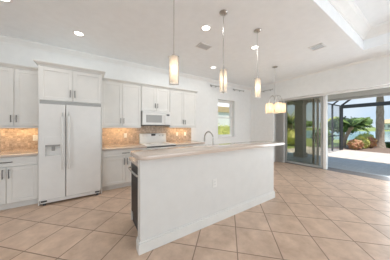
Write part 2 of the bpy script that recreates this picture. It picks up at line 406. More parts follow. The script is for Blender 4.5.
def doors(root, x0, x1, y, z0, z1, n, hz, hm, hlen=.13):
    wd = (x1 - x0) / n
    for i in range(n):
        a, b_ = x0 + i * wd + .0025, x0 + (i + 1) * wd - .0025
        d = shaker(a, b_, y, z0, z1).build('door', M['cab'], root)
        hx = b_ - .032 if (i % 2 == 0 and n > 1) else a + .032
        pull(MB(), hx, y, hz, hlen).build('handle', hm, d, True)
def drawer(root, x0, x1, y, z0, z1, hm):
    d = shaker(x0 + .0025, x1 - .0025, y, z0, z1, fr=.035).build('drawer', M['cab'], root)
    pull(MB(), (x0 + x1) / 2, y, (z0 + z1) / 2, .16, False).build('handle', hm, d, True)
def crown(root, x0, x1, y0, y1, z, le=True, re=True, h=.06, pr=.05):
    l, r = (pr if le else 0), (pr if re else 0)
    c = MB(); c.box(x0 - l * .15, x1 + r * .15, y0 - pr * .15, y1, z, z + .015)
    c.frustum((x0 - l * .2, x1 + r * .2, y0 - pr * .2, y1), z + .015, (x0 - l * .9, x1 + r * .9, y0 - pr * .9, y1), z + h - .012)
    c.box(x0 - l, x1 + r, y0 - pr, y1, z + h - .012, z + h)
    c.build('crown_moulding', M['cab'], root)

YU = 4.26        # upper cabinet fronts
def upper(x0, x1, z0, z1, label, yf=YU, rail=True, hoff=.14, le=False, re=False):
    r = thing('upper_cabinet', ((x0 + x1) / 2, YW, z0), label, 'cabinet', 'white wall cabinets')
    MB().box(x0, x1, yf + .021, YW - .003, z0, z1, .002, 1).build('body', M['cab'], r)
    doors(r, x0 + .004, x1 - .004, yf, z0 + .012, z1 - .012, 2, z0 + hoff, M['pewter'])
    if rail: MB().box(x0, x1, yf + .012, yf + .032, z0 - .032, z0, .003).build('light_rail', M['cab'], r)
    crown(r, x0, x1, yf + .012, YW - .003, z1, le, re)
    return r
upper(-1.55, -.742, 1.375, 2.44, 'white double-door wall cabinet left of the refrigerator')
upper(.222, 1.125, 1.375, 2.44, 'white double-door wall cabinet between the refrigerator and the microwave')
upper(1.128, 1.932, 1.79, 2.44, 'short white double-door wall cabinet directly above the microwave', rail=False, hoff=.15)
upper(1.935, 2.855, 1.375, 2.44, 'white double-door wall cabinet right of the microwave, nearest the window', re=True)

# tall refrigerator surround
r = thing('refrigerator_surround', (-.26, YW, 0), 'tall white cabinet surround enclosing the refrigerator with two doors above it', 'cabinet')
YS = 3.81
MB().box(-.74, -.722, YS, YW - .003, 0, 2.44, .002, 1).build('side_panel', M['cab'], r)
MB().box(.202, .22, YS, YW - .003, 0, 2.44, .002, 1).build('side_panel', M['cab'], r)
MB().box(-.722, .202, YS + .021, YW - .003, 1.83, 2.44, .002, 1).build('body', M['cab'], r)
MB().box(-.722, .202, YS + .005, YS + .02, 1.768, 1.83).build('gap_shade_strip', M['appl2'], r)  # grey strip added to stand for the shaded gap over the refrigerator
doors(r, -.735, .215, YS, 1.84, 2.425, 2, 1.98, M['pewter'])
crown(r, -.74, .22, YS + .012, YU - .04, 2.44, True, True, .065, .055)

# refrigerator
FX0, FX1, FY = -.715, .195, 3.745
r = thing('refrigerator', (-.26, 4.1, 0), 'white side-by-side refrigerator with a dispenser in its left door', 'refrigerator')
MB().box(FX0 + .005, FX1 - .005, FY + .07, 4.50, .03, 1.755, .006).build('body', M['appl'], r)
sx_ = -.358
g = .0055
# freezer door with recessed dispenser opening
dx0, dx1, dz0, dz1, dzt = -.648, -.425, .845, 1.05, 1.19
d = MB(); y0, y1 = FY, FY + .062
d.box(FX0, dx0, y0, y1, .10, 1.765, .0); d.box(dx1, sx_ - g, y0, y1, .10, 1.765); d.box(dx0, dx1, y0, y1, .10, dz0); d.box(dx0, dx1, y0, y1, dz1, 1.765)
dl = d.build('door', M['appl'], r)
q = MB(); q.box(dx0, dx1, y1 - .004, y1, dz0, dz1); q.box(dx0, dx0 + .012, y0 - .004, y1, dz0, dz1); q.box(dx1 - .012, dx1, y0 - .004, y1, dz0, dz1); q.box(dx0, dx1, y0 - .006, y1, dz0 - .01, dz0 + .012)
q.build('dispenser_recess', M['appl'], dl)
MB().box(dx0, dx1, y0 - .008, y0, dz1, dzt, .003).build('dispenser_panel', M['appl'], dl)
MB().box(dx0 + .002, dx1 - .002, y0 + .004, y1 - .006, dz1 - .03, dz1 - .0005).build('dispenser_chute', M['appl2'], dl)
MB().box((dx0 + dx1) / 2 - .022, (dx0 + dx1) / 2 + .022, y1 - .022, y1 - .006, dz1 - .11, dz1 - .03, .004).build('dispenser_lever', M['appl2'], dl)
def fhandle(x, parent):
    m_ = MB(); m_.tube([(x, FY - .004, .60), (x, FY - .045, .66), (x, FY - .052, 1.1), (x, FY - .045, 1.56), (x, FY - .004, 1.62)], .014, 10)
    m_.build('handle', M['appl'], parent, True)
fhandle(sx_ - .045, dl)
dr = MB().box(sx_ + g, FX1, FY, FY + .062, .10, 1.765, .006).build('door', M['appl'], r)
fhandle(sx_ + .045, dr)
MB().box(sx_ - g, sx_ + g, FY + .05, FY + .068, .10, 1.755).build('door_gasket', M['appl2'], r)
gm = MB(); gm.box(FX0 + .01, FX1 - .01, FY + .02, FY + .08, .035, .092, .004); gm.build('toe_grille', M['appl'], r)
for x in (FX0 + .06, FX1 - .06):
    MB().cyl((x, FY + .05, 0), (x, FY + .05, .04), .022, 12).build('foot', M['dark'], r)
    MB().box(x - .04, x + .04, FY + .006, FY + .02, .06, .085, .003).build('hinge_cover', M['dark'], r)

# base cabinets and worktops
YB = 3.87
def base(x0, x1, label, lp=False, rp=False):
    r = thing('base_cabinet', ((x0 + x1) / 2, YW, 0), label, 'cabinet', 'white base cabinets along the kitchen wall')
    MB().box(x0, x1, YB + .021, YW - .002, .10, .872, .002, 1).build('body', M['cab'], r)
    MB().box(x0, x1, YB + .075, YB + .095, 0, .10).build('toe_kick', M['cab'], r)
    drawer(r, x0 + .004, x1 - .004, YB, .715, .862, M['pewter'])
    doors(r, x0 + .004, x1 - .004, YB, .112, .705, 2, .60, M['pewter'], .15)
    return r
base(-1.515, -.742, 'white base cabinet with a wide drawer, left of the refrigerator')
base(.222, 1.148, 'white base cabinet with a wide drawer, between refrigerator and range')
base(1.93, 2.855, 'white base cabinet right of the range, behind the island')
def worktop(x0, x1, label):
    o = MB().box(x0, x1, YB - .03, YW - .013, .8725, .915, .008, 3).build('worktop', M['granite'], None, False, ((x0 + x1) / 2, YW - .3, .8725))
    tag(o, label, 'countertop', 'beige stone worktops')
worktop(-1.56, -.743, 'beige stone worktop left of the refrigerator')
worktop(.223, 1.148, 'beige stone worktop between the refrigerator and the range')
worktop(1.93, 2.88, 'beige stone worktop right of the range')

# range
RX0, RX1 = 1.155, 1.922; RY = 3.85
r = thing('range', ((RX0 + RX1) / 2, 4.2, 0), 'white freestanding electric range with a black-display back panel under the microwave', 'range')
MB().box(RX0, RX1, RY + .03, YW - .02, .03, .89, .004).build('body', M['appl'], r)
MB().box(RX0, RX1, RY - .01, YW - .10, .892, .918, .006).build('cooktop', M['appl'], r)
MB().box(RX0 + .01, RX1 - .01, RY - .002, RY + .03, .862, .891).build('vent_trim', M['dark'], r)
for (ax, ay, ar) in ((1.34, 4.02, .10), (1.74, 4.02, .08), (1.34, 4.32, .08), (1.74, 4.32, .10)):
    e = MB()
    for k in (.45, .72, 1.0): e.lathe([(ar * k - .006, 0), (ar * k - .006, .002), (ar * k, .002), (ar * k, 0)], (ax, ay, .918), 28)
    e.build('burner', M['appl3'], r)
bp = MB().prism([(YW - .10, .915), (YW - .02, .915), (YW - .02, 1.17), (YW - .045, 1.185), (YW - .075, 1.17)], 'x', RX0, RX1).build('back_panel', M['appl'], r)
MB().box((RX0 + RX1) / 2 - .06, (RX0 + RX1) / 2 + .06, YW - .087, YW - .07, 1.115, 1.165).build('display', M['black'], bp)
for x in (RX0 + .09, RX0 + .19, RX1 - .19, RX1 - .09):
    MB().cyl((x, YW - .115, 1.12), (x, YW - .08, 1.125), .022, 16).build('knob', M['appl'], bp)
od = MB().box(RX0 + .004, RX1 - .004, RY, RY + .028, .24, .858, .006).build('oven_door', M['appl'], r)
MB().box(RX0 + .14, RX1 - .14, RY - .003, RY, .42, .70, .001).build('window', M['black'], od)
h = MB(); h.cyl((RX0 + .06, RY - .05, .80), (RX1 - .06, RY - .05, .80), .012, 12)
for x in (RX0 + .09, RX1 - .09): h.cyl((x, RY - .05, .80), (x, RY, .80), .010, 10)
h.build('handle', M['appl'], od, True)
MB().box(RX0 + .004, RX1 - .004, RY, RY + .028, .06, .23, .006).build('drawer', M['appl'], r)

# microwave
MX0, MX1, MY = 1.145, 1.925, 4.19; MZ0, MZ1 = 1.40, 1.785
r = thing('microwave', ((MX0 + MX1) / 2, 4.4, MZ0), 'white over-the-range microwave mounted under the short cabinet', 'microwave')
MB().box(MX0, MX1, MY + .03, YW - .014, MZ0 + .02, MZ1, .004).build('body', M['appl'], r)
MB().box(MX0 + .005, MX1 - .005, MY + .03, YW - .03, MZ0, MZ0 + .02).build('vent_base', M['dark'], r)
xs = MX1 - .16
md = MB(); md.box(MX0, xs - .003, MY, MY + .03, MZ0 + .03, MZ1 - .045, .006); md = md.build('door', M['appl'], r)
MB().box(MX0 + .09, xs - .10, MY - .003, MY + .002, MZ0 + .085, MZ1 - .10, .001).build('window', M['appl2'], md)
h = MB(); h.tube([(xs - .035, MY, MZ0 + .06), (xs - .035, MY - .03, MZ0 + .08), (xs - .035, MY - .03, MZ1 - .10), (xs - .035, MY, MZ1 - .08)], .008, 8); h.build('handle', M['appl'], md, True)
cp = MB().box(xs, MX1, MY, MY + .03, MZ0 + .03, MZ1 - .045, .006).build('control_panel', M['appl'], r)
MB().box(xs + .04, MX1 - .035, MY - .003, MY + .002, MZ1 - .105, MZ1 - .068).build('display', M['black'], cp)
vt = MB(); vt.box(MX0, MX1, MY, MY + .03, MZ1 - .042, MZ1, .003)
for k in range(24): vt.box(MX0 + .03 + k * .031, MX0 + .05 + k * .031, MY - .002, MY + .002, MZ1 - .028, MZ1 - .022)
vt.build('top_vent', M['appl'], r)

# under-cabinet lights
for (xa, xb, lab) in ((-1.5, -.84, 'slim warm light strip under the cabinet left of the refrigerator'),
                      (.32, 1.03, 'slim warm light strip under the cabinet right of the refrigerator'),
                      (2.03, 2.76, 'slim warm light strip under the cabinet right of the microwave')):
    r = thing('under_cabinet_light', ((xa + xb) / 2, 4.43, 1.36), lab, 'light', 'under-cabinet lights')
    MB().box(xa, xb, 4.40, 4.46, 1.356, 1.3735, .003).build('housing', M['plate'], r)
    MB().box(xa + .02, xb - .02, 4.41, 4.45, 1.350, 1.356).build('diffuser', M['strip'], r)
    l = area('under_cabinet_lamp', ((xa + xb) / 2, 4.43, 1.348), (0, .15, -1), xb - xa - .05, .03, 1.7, (1.0, .66, .31))
    l.parent = r; l.location = (0, 0, -.012)

# outlets and switches
def outlet(x, y, z, label, group, switch=False):
    r = thing('wall_outlet', (x, y, z), label, 'outlet', group)
    MB().box(x - .037, x + .037, y - .006, y, z - .059, z + .059, .003).build('plate', M['plate'], r)
    if switch: MB().box(x - .016, x + .016, y - .010, y - .006, z - .033, z + .033, .002).build('rocker', M['plate'], r)
    else:
        for dz in (-.02, .02):
            s = MB().box(x - .017, x + .017, y - .009, y - .006, z + dz - .014, z + dz + .014, .003).build('socket', M['appl'], r)
            q = MB(); q.box(x - .008, x - .005, y - .0095, y - .009, z + dz - .005, z + dz + .006); q.box(x + .005, x + .008, y - .0095, y - .009, z + dz - .005, z + dz + .006); q.build('slot', M['appl2'], s)
    return r
G = 'white outlets on the backsplash'
outlet(-.93, YW - .012, 1.14, 'white outlet on the backsplash left of the refrigerator', G)
outlet(.80, YW - .012, 1.14, 'white outlet on the backsplash between refrigerator and range', G)
outlet(2.33, YW - .012, 1.14, 'white outlet on the backsplash right of the range, nearer the range', G)
outlet(2.62, YW - .012, 1.14, 'white switch at the window end of the backsplash', G, True)

# ------------------------------------------------------------------ island
IX0, IX1, IY0 = .455, 2.98, 1.765
r = thing('kitchen_island', ((IX0 + IX1) / 2, 2.1, 0), 'long white kitchen island with a plain panelled front and tall baseboard', 'island')
MB().box(IX0, IX1, IY0, 1.865, 0, 1.018, .003, 1).build('front_panel', M['island'], r)
bb = MB(); 
for (h0, h1, p_) in ((0, .115, .018), (.115, .135, .011)):
    bb.box(IX0 - p_, IX1 + p_, IY0 - p_, IY0, h0, h1, .003, 1); bb.box(IX0 - p_, IX0, IY0, 1.865, h0, h1, .003, 1); bb.box(IX1, IX1 + p_, IY0, 1.865, h0, h1, .003, 1)
bb.build('baseboard', M['cab'], r)
MB().box(1.13, IX1 - .02, 1.866, 2.50, .10, .872).build('cabinet_body', M['cab'], r)
MB().box(1.13, IX1 - .02, 1.866, 2.43, 0, .10).build('toe_kick', M['cab'], r)
MB().box(IX0 + .06, 1.13, 2.478, 2.50, 0, .872).build('end_panel', M['cab'], r)
for i in range(4):
    wd = (IX1 - .02 - 1.14) / 4; a = 1.14 + i * wd
    d = shaker(a + .003, a + wd - .003, -2.52, .115, .86); 
    for v in d.bm.verts: v.co.y = -v.co.y
    dd = d.build('door', M['cab'], r)
    q = MB(); pull(q, a + (wd - .04 if i % 2 == 0 else .04), -2.52, .74, .13)
    for v in q.bm.verts: v.co.y = -v.co.y
    q.build('handle', M['pewter'], dd, True)
# raised bar top with rounded corners
def rounded(x0, x1, y0, y1, rad, n=6):
    pts = []
    for (cx, cy, a0) in ((x1 - rad, y1 - rad, 0), (x0 + rad, y1 - rad, 90), (x0 + rad, y0 + rad, 180), (x1 - rad, y0 + rad, 270)):
        for k in range(n + 1):
            a = math.radians(a0 + 90 * k / n); pts.append((cx + rad * math.cos(a), cy + rad * math.sin(a)))
    return pts
bt = MB().prism(rounded(.425, 3.24, 1.66, 2.17, .075), 'z', 1.018, 1.062)
es = [e for e in bt.bm.edges if abs(e.verts[0].co.z - e.verts[1].co.z) < 1e-5]
bmesh.ops.bevel(bt.bm, geom=es, offset=.012, segments=3, affect='EDGES', profile=.5)
o = bt.build('bar_top', M['granite'], None, True, (1.82, 1.96, 1.018)); tag(o, 'long beige stone bar top with rounded corners on the island', 'countertop')
# lower worktop behind the bar with the sink opening
lw = MB(); SXa, SXb, SYa, SYb = 1.55, 2.25, 2.405, 2.505
lw.box(.495, 1.50, 1.867, 2.56, .873, .913); lw.box(2.30, IX1 + .01, 1.867, 2.56, .873, .913)
lw.box(1.50, 2.30, 1.867, 2.38, .873, .913); lw.box(1.50, 2.30, 2.53, 2.56, .873, .913)
o = lw.build('sink_worktop', M['granite'], None, False, (1.7, 2.2, .873)); tag(o, 'lower beige stone worktop behind the raised bar of the island', 'countertop')
# faucet
fx, fy = 1.91, 2.30
r = thing('kitchen_faucet', (fx, fy, .913), 'tall brushed gooseneck faucet rising behind the island bar', 'faucet')
MB().lathe([(.0, 0), (.03, 0), (.03, .008), (.022, .014), (.020, .07), (.0, .075)], (fx, fy, .913), 20).build('base', M['nickel'], r, True)
pts = [(fx, fy, .95), (fx, fy, 1.15)] + [(fx, fy + .13 - .13 * math.cos(a), 1.15 + .125 * math.sin(a)) for a in [PI * k / 10 for k in range(1, 10)]] + [(fx, fy + .26, 1.14)]
MB().tube(pts, .0125, 12).build('spout', M['nickel'], r, True)
MB().lathe([(.0, 0), (.016, 0), (.018, .02), (.016, .075), (.0, .08)], (fx, fy + .26, 1.075), 16).build('spray_head', M['nickel'], r, True)
MB().tube([(fx + .02, fy, .965), (fx + .06, fy, .975), (fx + .10, fy, 1.0)], .007, 8).build('lever', M['nickel'], r, True)
# dishwasher in the island's end
r = thing('dishwasher', (.80, 2.16, 0), 'black dishwasher with a steel bar handle in the end of the island', 'dishwasher')
MB().box(.55, 1.12, 1.872, 2.468, .02, .868).build('body', M['dark'], r)
dd = MB().box(.512, .55, 1.872, 2.468, .155, .868, .005).build('door', M['dwblack'], r)
MB().box(.505, .512, 1.90, 2.44, .80, .855, .001).build('control_strip', M['dark'], dd)
h = MB(); h.tube([(.512, 1.92, .79), (.462, 1.93, .79), (.455, 2.17, .79), (.462, 2.41, .79), (.512, 2.42, .79)], .011, 10); h.build('handle', M['nickel'], dd, True)
MB().box(.53, .55, 1.88, 2.46, .0, .15).build('kick_plate', M['dark'], r)
outlet(1.495, IY0, .565, 'white outlet in the middle of the island front panel', 'island outlet')

# ------------------------------------------------------------------ ceiling fittings
# pendants over the island
PX = (.87, 1.69, 2.515); PY = 1.795; P0, P1 = 1.895, 2.225
r = thing('pendant_lamp', (PX[0], PY, CH), 'nearest of the three chrome-framed frosted glass pendants over the island', 'pendant lamp', 'pendants over the island')
c_ = (PX[0], PY, 0)
MB().lathe([(.0, CH - .03), (.02, CH - .03), (.05, CH - .022), (.062, CH - .008), (.062, CH), (.0, CH)], c_, 24).build('canopy', M['nickel'], r, True)
MB().cyl((PX[0], PY, P1 + .02), (PX[0], PY, CH - .028), .005, 8).build('rod', M['nickel'], r, True)
fr = MB(); fr.lathe([(.0, P1 + .022), (.022, P1 + .022), (.024, P1 + .004), (.05, P1 + .003), (.05, P1 - .004), (.0, P1 - .004)], c_, 20)
for s in (-1, 1): fr.box(PX[0] + s * .058 - .003, PX[0] + s * .058 + .003, PY - .009, PY + .009, P0 - .012, P1 + .004)
fr.box(PX[0] - .06, PX[0] + .06, PY - .009, PY + .009, P1 - .001, P1 + .005); fr.box(PX[0] - .06, PX[0] + .06, PY - .009, PY + .009, P0 - .014, P0 - .009)
fr.build('frame', M['nickel'], r)
MB().lathe([(.054, P0), (.054, P1 - .006), (.051, P1 - .006), (.051, P0), (.054, P0)], c_, 28).build('glass_shade', M['pglass'], r, True)
MB().lathe([(.0, P0 + .02), (.03, P0 + .02), (.036, P0 + .05), (.036, P1 - .05), (.03, P1 - .01), (.0, P1 - .01)], c_, 20).build('inner_tube', M['lamp_glass'], r, True)
MB().lathe([(.0, P0 + .12), (.018, P0 + .12), (.024, P0 + .16), (.02, P0 + .21), (.0, P0 + .23)], (PX[0], PY, 0), 14).build('bulb', M['lamp_core'], r, True)
pend = r
def bulb_light(parent, loc, watts):
    d = bpy.data.lights.new('bulb_lamp', 'POINT'); d.energy = watts; d.shadow_soft_size = .03; d.color = (1.0, .95, .88)
    o = bpy.data.objects.new('bulb_lamp', d); COL.objects.link(o); o.parent = parent; o.location = loc
PEND_W = 1.4
bulb_light(pend, (0, 0, P1 - .165 - CH), PEND_W)
r.rotation_euler = (0, 0, math.radians(-33.3))
q = copy_tree(pend, (PX[1], PY, CH), 'middle of the three chrome-framed frosted glass pendants over the island'); q.rotation_euler = (0, 0, math.radians(46))
q = copy_tree(pend, (PX[2], PY, CH), 'farthest of the three chrome-framed frosted glass pendants over the island'); q.rotation_euler = (0, 0, math.radians(-20))

# chandelier over the dining area
cx, cy = 4.45, 2.60
r = thing('chandelier', (cx, cy, CH), 'nickel chandelier with a ring of glowing frosted glass shades near the sliders', 'chandelier')
MB().lathe([(.0, -.03), (.02, -.03), (.055, -.02), (.07, -.006), (.07, 0), (.0, 0)], (cx, cy, CH), 24).build('canopy', M['nickel'], r, True)
bulb_light(r, (0, 0, 1.96 - CH), 2.5)
MB().cyl((cx, cy, 1.86), (cx, cy, CH - .02), .007, 8).build('stem', M['nickel'], r, True)
MB().lathe([(.0, 1.80), (.012, 1.80), (.03, 1.84), (.012, 1.88), (.012, 2.1), (.02, 2.13), (.02, 2.18), (.0, 2.20)], (cx, cy, 0), 16).build('hub', M['nickel'], r, True)
for k in range(5):
    a = math.radians(20 + 72 * k); ux, uy = math.cos(a), math.sin(a); R = .19
    arm = MB().tube([(cx + ux * .012, cy + uy * .012, 2.16), (cx + ux * .03, cy + uy * .03, 2.23), (cx + ux * .08, cy + uy * .08, 2.27), (cx + ux * .14, cy + uy * .14, 2.24), (cx + ux * .175, cy + uy * .175, 2.16), (cx + ux * R, cy + uy * R, 2.07)], .008, 8).build('arm', M['nickel'], r, True)
    sx2, sy2 = cx + ux * R, cy + uy * R
    MB().lathe([(.0, 2.075), (.02, 2.075), (.03, 2.055), (.03, 2.03), (.0, 2.03)], (sx2, sy2, 0), 16).build('socket_cup', M['nickel'], arm, True)
    MB().lathe([(.080, 1.77), (.084, 1.79), (.084, 2.03), (.03, 2.036), (.03, 2.032), (.080, 2.026), (.080, 1.77)], (sx2, sy2, 0), 24).build('lamp_shade', M['lamp_shade'], arm, True)
    MB().lathe([(.0, 1.83), (.022, 1.85), (.028, 1.90), (.016, 1.97), (.0, 2.03)], (sx2, sy2, 0), 12).build('bulb', M['lamp_core'], arm, True)

# recessed downlights
r0 = None
CANS = [(-.16, 3.66, 'recessed round downlight in the ceiling above the refrigerator'),
        (1.70, 2.24, 'recessed round downlight in the ceiling between the first two pendants'),
        (3.0, 2.2, 'recessed round downlight in the ceiling beside the farthest pendant'),
        (3.0, 3.6, 'recessed round downlight in the ceiling nearest the kitchen window'),
        (-.97, 3.20, 'recessed round downlight in the ceiling at the upper left corner of the photo'),
        (1.70, 3.64, 'recessed round downlight in the ceiling above the range')]
for (x, y, lab) in CANS:
    if r0 is None:
        r0 = thing('recessed_downlight', (x, y, CH), lab, 'ceiling light', 'recessed downlights')
        MB().lathe([(.066, -.002), (.07, -.008), (.095, -.006), (.098, 0), (.066, 0), (.066, -.002)], (x, y, CH), 28).build('trim_ring', M['trim'], r0, True)
        MB().lathe([(.0, -.003), (.067, -.003), (.067, -.001), (.0, -.001)], (x, y, CH), 24).build('lens', M['lens'], r0)
        rr = r0
    else: rr = copy_tree(r0, (x, y, CH), lab)
    d = bpy.data.lights.new('downlight_lamp', 'AREA'); d.shape = 'DISK'; d.size = .12; d.energy = CAN_W; d.color = (1.0, .98, .95)
    lo = bpy.data.objects.new('downlight_lamp', d); COL.objects.link(lo); lo.parent = rr; lo.location = (0, 0, -.012)

# ceiling vents
def vent(x, y, w_, d_, rot, label):
    r = thing('ceiling_vent', (x, y, CH), label, 'vent', 'ceiling air vents')
    f = MB(); f.box(x - w_ / 2, x + w_ / 2, y - d_ / 2, y - d_ / 2 + .022, CH - .012, CH, .002); f.box(x - w_ / 2, x + w_ / 2, y + d_ / 2 - .022, y + d_ / 2, CH - .012, CH, .002)
    f.box(x - w_ / 2, x - w_ / 2 + .022, y - d_ / 2, y + d_ / 2, CH - .012, CH, .002); f.box(x + w_ / 2 - .022, x + w_ / 2, y - d_ / 2, y + d_ / 2, CH - .012, CH, .002)
    f.build('frame', M['appl'], r)
    MB().box(x - w_ / 2 + .02, x + w_ / 2 - .02, y - d_ / 2 + .02, y + d_ / 2 - .02, CH - .003, CH - .0005).build('duct_opening', M['dark'], r)
    n = 7
    s = MB()
    for k in range(n):
        yy = y - d_ / 2 + .03 + (d_ - .06) * k / (n - 1)
        s.prism([(yy - .008, CH - .003), (yy + .004, CH - .014), (yy + .006, CH - .012), (yy - .005, CH - .002)], 'x', x - w_ / 2 + .02, x + w_ / 2 - .02)
    s.build('louvers', M['appl3'], r); r.rotation_euler = (0, 0, rot)
vent(2.05, 2.77, .30, .20, 0, 'rectangular air vent in the kitchen ceiling near the middle pendant')
vent(4.10, 1.45, .25, .25, 0, 'rectangular air vent in the ceiling near the tray edge')

# short curtain rods beside window and sliders
def rod(p, q, nrm, label):
    p, q, nrm = Vector(p), Vector(q), Vector(nrm); c0 = (p + q) / 2
    r = thing('curtain_rod', c0, label, 'curtain rod', 'short nickel curtain rods')
    MB().cyl(p, q, .013, 12).build('rod', M['nickel'], r, True)
    dr = (q - p).normalized()
    for s, e in ((-1, p), (1, q)):
        MB().tube([e, e + dr * s * .015, e + dr * s * .03, e + dr * s * .045], .02, 12, [.014, .027, .027, .012]).build('finial', M['nickel'], r, True)
    for k in (.22, .78):
        b_ = p.lerp(q, k); m_ = MB(); m_.cyl(b_, b_ - nrm, .008, 8); m_.cyl(b_ - nrm * .93, b_ - nrm, .03, 14); m_.build('bracket', M['nickel'], r, True)
rod((3.66, YW - .09, 2.87), (4.02, YW - .09, 2.87), (0, -.088, 0), 'short nickel curtain rod at the left of the kitchen window')
rod((4.82, YW - .09, 2.87), (5.36, YW - .09, 2.87), (0, -.088, 0), 'short nickel curtain rod at the right of the kitchen window')
rod((XW - .09, 3.56, 2.82), (XW - .09, 4.08, 2.82), (-.088, 0, 0), 'short nickel curtain rod above the vertical blinds by the sliders')

# stacked vertical blinds in the slider reveal
r = thing('vertical_blind', (6.14, 3.4, HZ), 'pale vertical blinds stacked at the left of the sliders', 'blinds')
MB().box(6.11, 6.17, 0.2, 3.55, HZ - .045, HZ, .004).build('head_rail', M['trim'], r)
rnd = random.Random(3)
for k in range(9):
    yy = 3.23 + k * .036; a = math.radians(12 + rnd.uniform(-5, 5)); h_ = .045
    v = MB(); P = [(6.14 - h_ * math.cos(a) , yy - h_ * math.sin(a) * .3), (6.14, yy + .006), (6.14 + h_ * math.cos(a), yy + h_ * math.sin(a) * .3)]
    v.prism(P + [(x, y + .002) for x, y in P[::-1]], 'z', .02, HZ - .05); v.build('vane', M['blind'], r)

# ------------------------------------------------------------------ lanai and outdoors
struct(MB().box(6.80, 9.35, -8, 5.3, -.14, -.02).build('ground_lanai', M['lanai']))  # ends at the roof's shadow edge; shade is painted into its colour
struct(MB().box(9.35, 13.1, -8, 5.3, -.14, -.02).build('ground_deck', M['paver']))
struct(MB().box(13.1, 16.9, -8, 4.2, -.14, -.06).build('ground_bed', M['mulch']))
g = MB(); g.box(13.1, 24, -25, 60, -.30, -.08); g.prism([(24, -.08), (24, -1.2), (31, -1.2), (30, -.85)], 'y', -25, 60)
struct(g.build('ground_lawn', M['lawn']))
struct(MB().box(27, 140, -120, 170, -1.0, -.80).build('lake_water', M['water']))
struct(MB().prism([(128, -.9), (134, -.2), (260, 1.0), (260, -2), (128, -2)], 'y', -160, 260).build('ground_bank', M['lawn']))
# lanai roof
rf = MB(); rf.box(XO, 9.0, -8, 3.2, 2.58, 2.75); rf.box(XO, 8.6, 3.2, 4.84, 2.58, 2.75); rf.box(8.85, 9.02, -8, 3.2, 2.50, 2.80); rf.box(8.5, 8.62, 3.2, 4.84, 2.5, 2.8)
struct(rf.build('roof_lanai', M['soffit']))
struct(MB().box(XO, XO + .05, -8, -2.6, -.1, 2.58).box(XO, XO + .05, 3.56, 4.84, -.1, 2.58).box(XO, XO + .05, -2.6, 3.56, HZ, 2.58).build('wall_exterior', M['stucco']))
cl = MB(); cl.box(8.1, 8.45, 3.42, 3.77, -.02, 2.58, .01); cl.box(8.06, 8.49, 3.38, 3.81, -.02, .18, .01); cl.box(8.06, 8.49, 3.38, 3.81, 2.40, 2.58, .01)
struct(cl.build('column_1', M['stucco']))

# screen enclosure
r = thing('screen_enclosure', (12.8, 1.0, 0), 'dark bronze screened pool cage over the sunny deck', 'screen enclosure')
EX, EY, EZ = 12.8, 3.30, 2.66
def bar(name, p, q, w_):
    return MB().cyl(p, q, w_ * .7, 4).build(name, M['bronze'], r)
bar('post', (EX, EY, -.02), (EX, EY, EZ), .13); bar('post', (11.85, EY + .15, -.02), (11.85, EY + .15, EZ), .07)
bar('post', (EX, -2.2, -.02), (EX, -2.2, EZ), .11)
MB().box(EX - .05, EX + .05, -7.5, EY, EZ - .17, EZ + .03, .004).build('eave_beam', M['bronze'], r)
bar('side_beam', (9.0, EY + .15, EZ), (EX, EY + .05, EZ), .05)
bar('rafter', (EX, EY, EZ), (EX, 2.05, 3.7), .075); bar('rafter', (11.85, EY + .15, EZ), (11.85, 2.1, 3.75), .06)
bar('rafter', (EX, 1.12, EZ), (EX - .05, 1.55, 3.7), .06)
bar('purlin', (9.0, 2.05, 3.7), (EX, 2.05, 3.7), .06); bar('purlin', (EX - .02, 2.05, 3.7), (EX - .02, -7.5, 3.7), .06)
bar('chair_rail', (9.0, EY + .15, .85), (EX, EY + .05, .85), .035)
s = MB(); s.box(9.0, EX, EY + .095, EY + .10, 0, EZ); s.build('side_screen', M['screen'], r)

# palm fronds and plants
def frond(mb, base, az, length, lift, droop, rnd, nl=24, wl=.30):
    pts = []; d0 = Vector((math.cos(az), math.sin(az), 0))
    for k in range(9):
        t_ = k / 8
        pts.append(Vector(base) + d0 * length * t_ * (1 - .15 * t_) + Vector((0, 0, lift * t_ - droop * t_ * t_)))
    mb.tube(pts, .012, 4, [.016 - .0015 * k for k in range(9)])
    side = d0.cross(Vector((0, 0, 1)))
    for k in range(nl):
        t_ = .12 + .86 * k / (nl - 1); i = min(int(t_ * 8), 7); p = pts[i].lerp(pts[i + 1], t_ * 8 - i)
        w_ = wl * math.sin(PI * min(1, .18 + .8 * t_)) * length
        for s_ in (-1, 1):
            tip = p + side * s_ * w_ * .75 + d0 * w_ * .55 + Vector((0, 0, -w_ * rnd.uniform(.25, .6)))
            b2 = p + d0 * .075 * length
            mb.bm.faces.new([mb.bm.verts.new(p), mb.bm.verts.new(tip), mb.bm.verts.new(b2)])
def palm(x, y, z, h, lean, tr_, nf, fl, label, group=None, name='palm_tree', wide=1.0, leaf='leaf_mid', seed=1):
    rnd = random.Random(seed)
    r = thing(name, (x, y, z), label, 'palm', group)
    pts = []; rs = []
    for k in range(13):
        t_ = k / 12; pts.append((x + lean[0] * t_ * t_, y + lean[1] * t_ * t_, z + h * t_)); rs.append(tr_ * (1.25 - .35 * t_ + (.12 if k % 2 else 0) + (.35 if t_ > .85 else 0) + (.5 if k == 0 else 0)))
    MB().tube(pts, tr_, 12, rs).build('trunk', M['trunk'], r)
    top = pts[-1]; f = MB()
    for k in range(nf):
        t_ = k / nf
        frond(f, top, 2.4 * k + rnd.uniform(-.2, .2), fl * rnd.uniform(.85, 1.1), fl * (1.25 - 1.1 * t_) * wide, fl * rnd.uniform(.45, .7), rnd)
    f.build('fronds', M[leaf], r, 'leaf')
palm(16.8, 2.28, -.1, 4.3, (.0, .0), .17, 18, 2.2, 'tall palm with a thick straight trunk beyond the screened cage', seed=4)
palm(14.7, 3.66, -.1, 1.5, (.05, -.42), .095, 30, 1.05, 'short leaning palm with arching fronds beside the cage corner post', seed=5, leaf='leaf_mid')
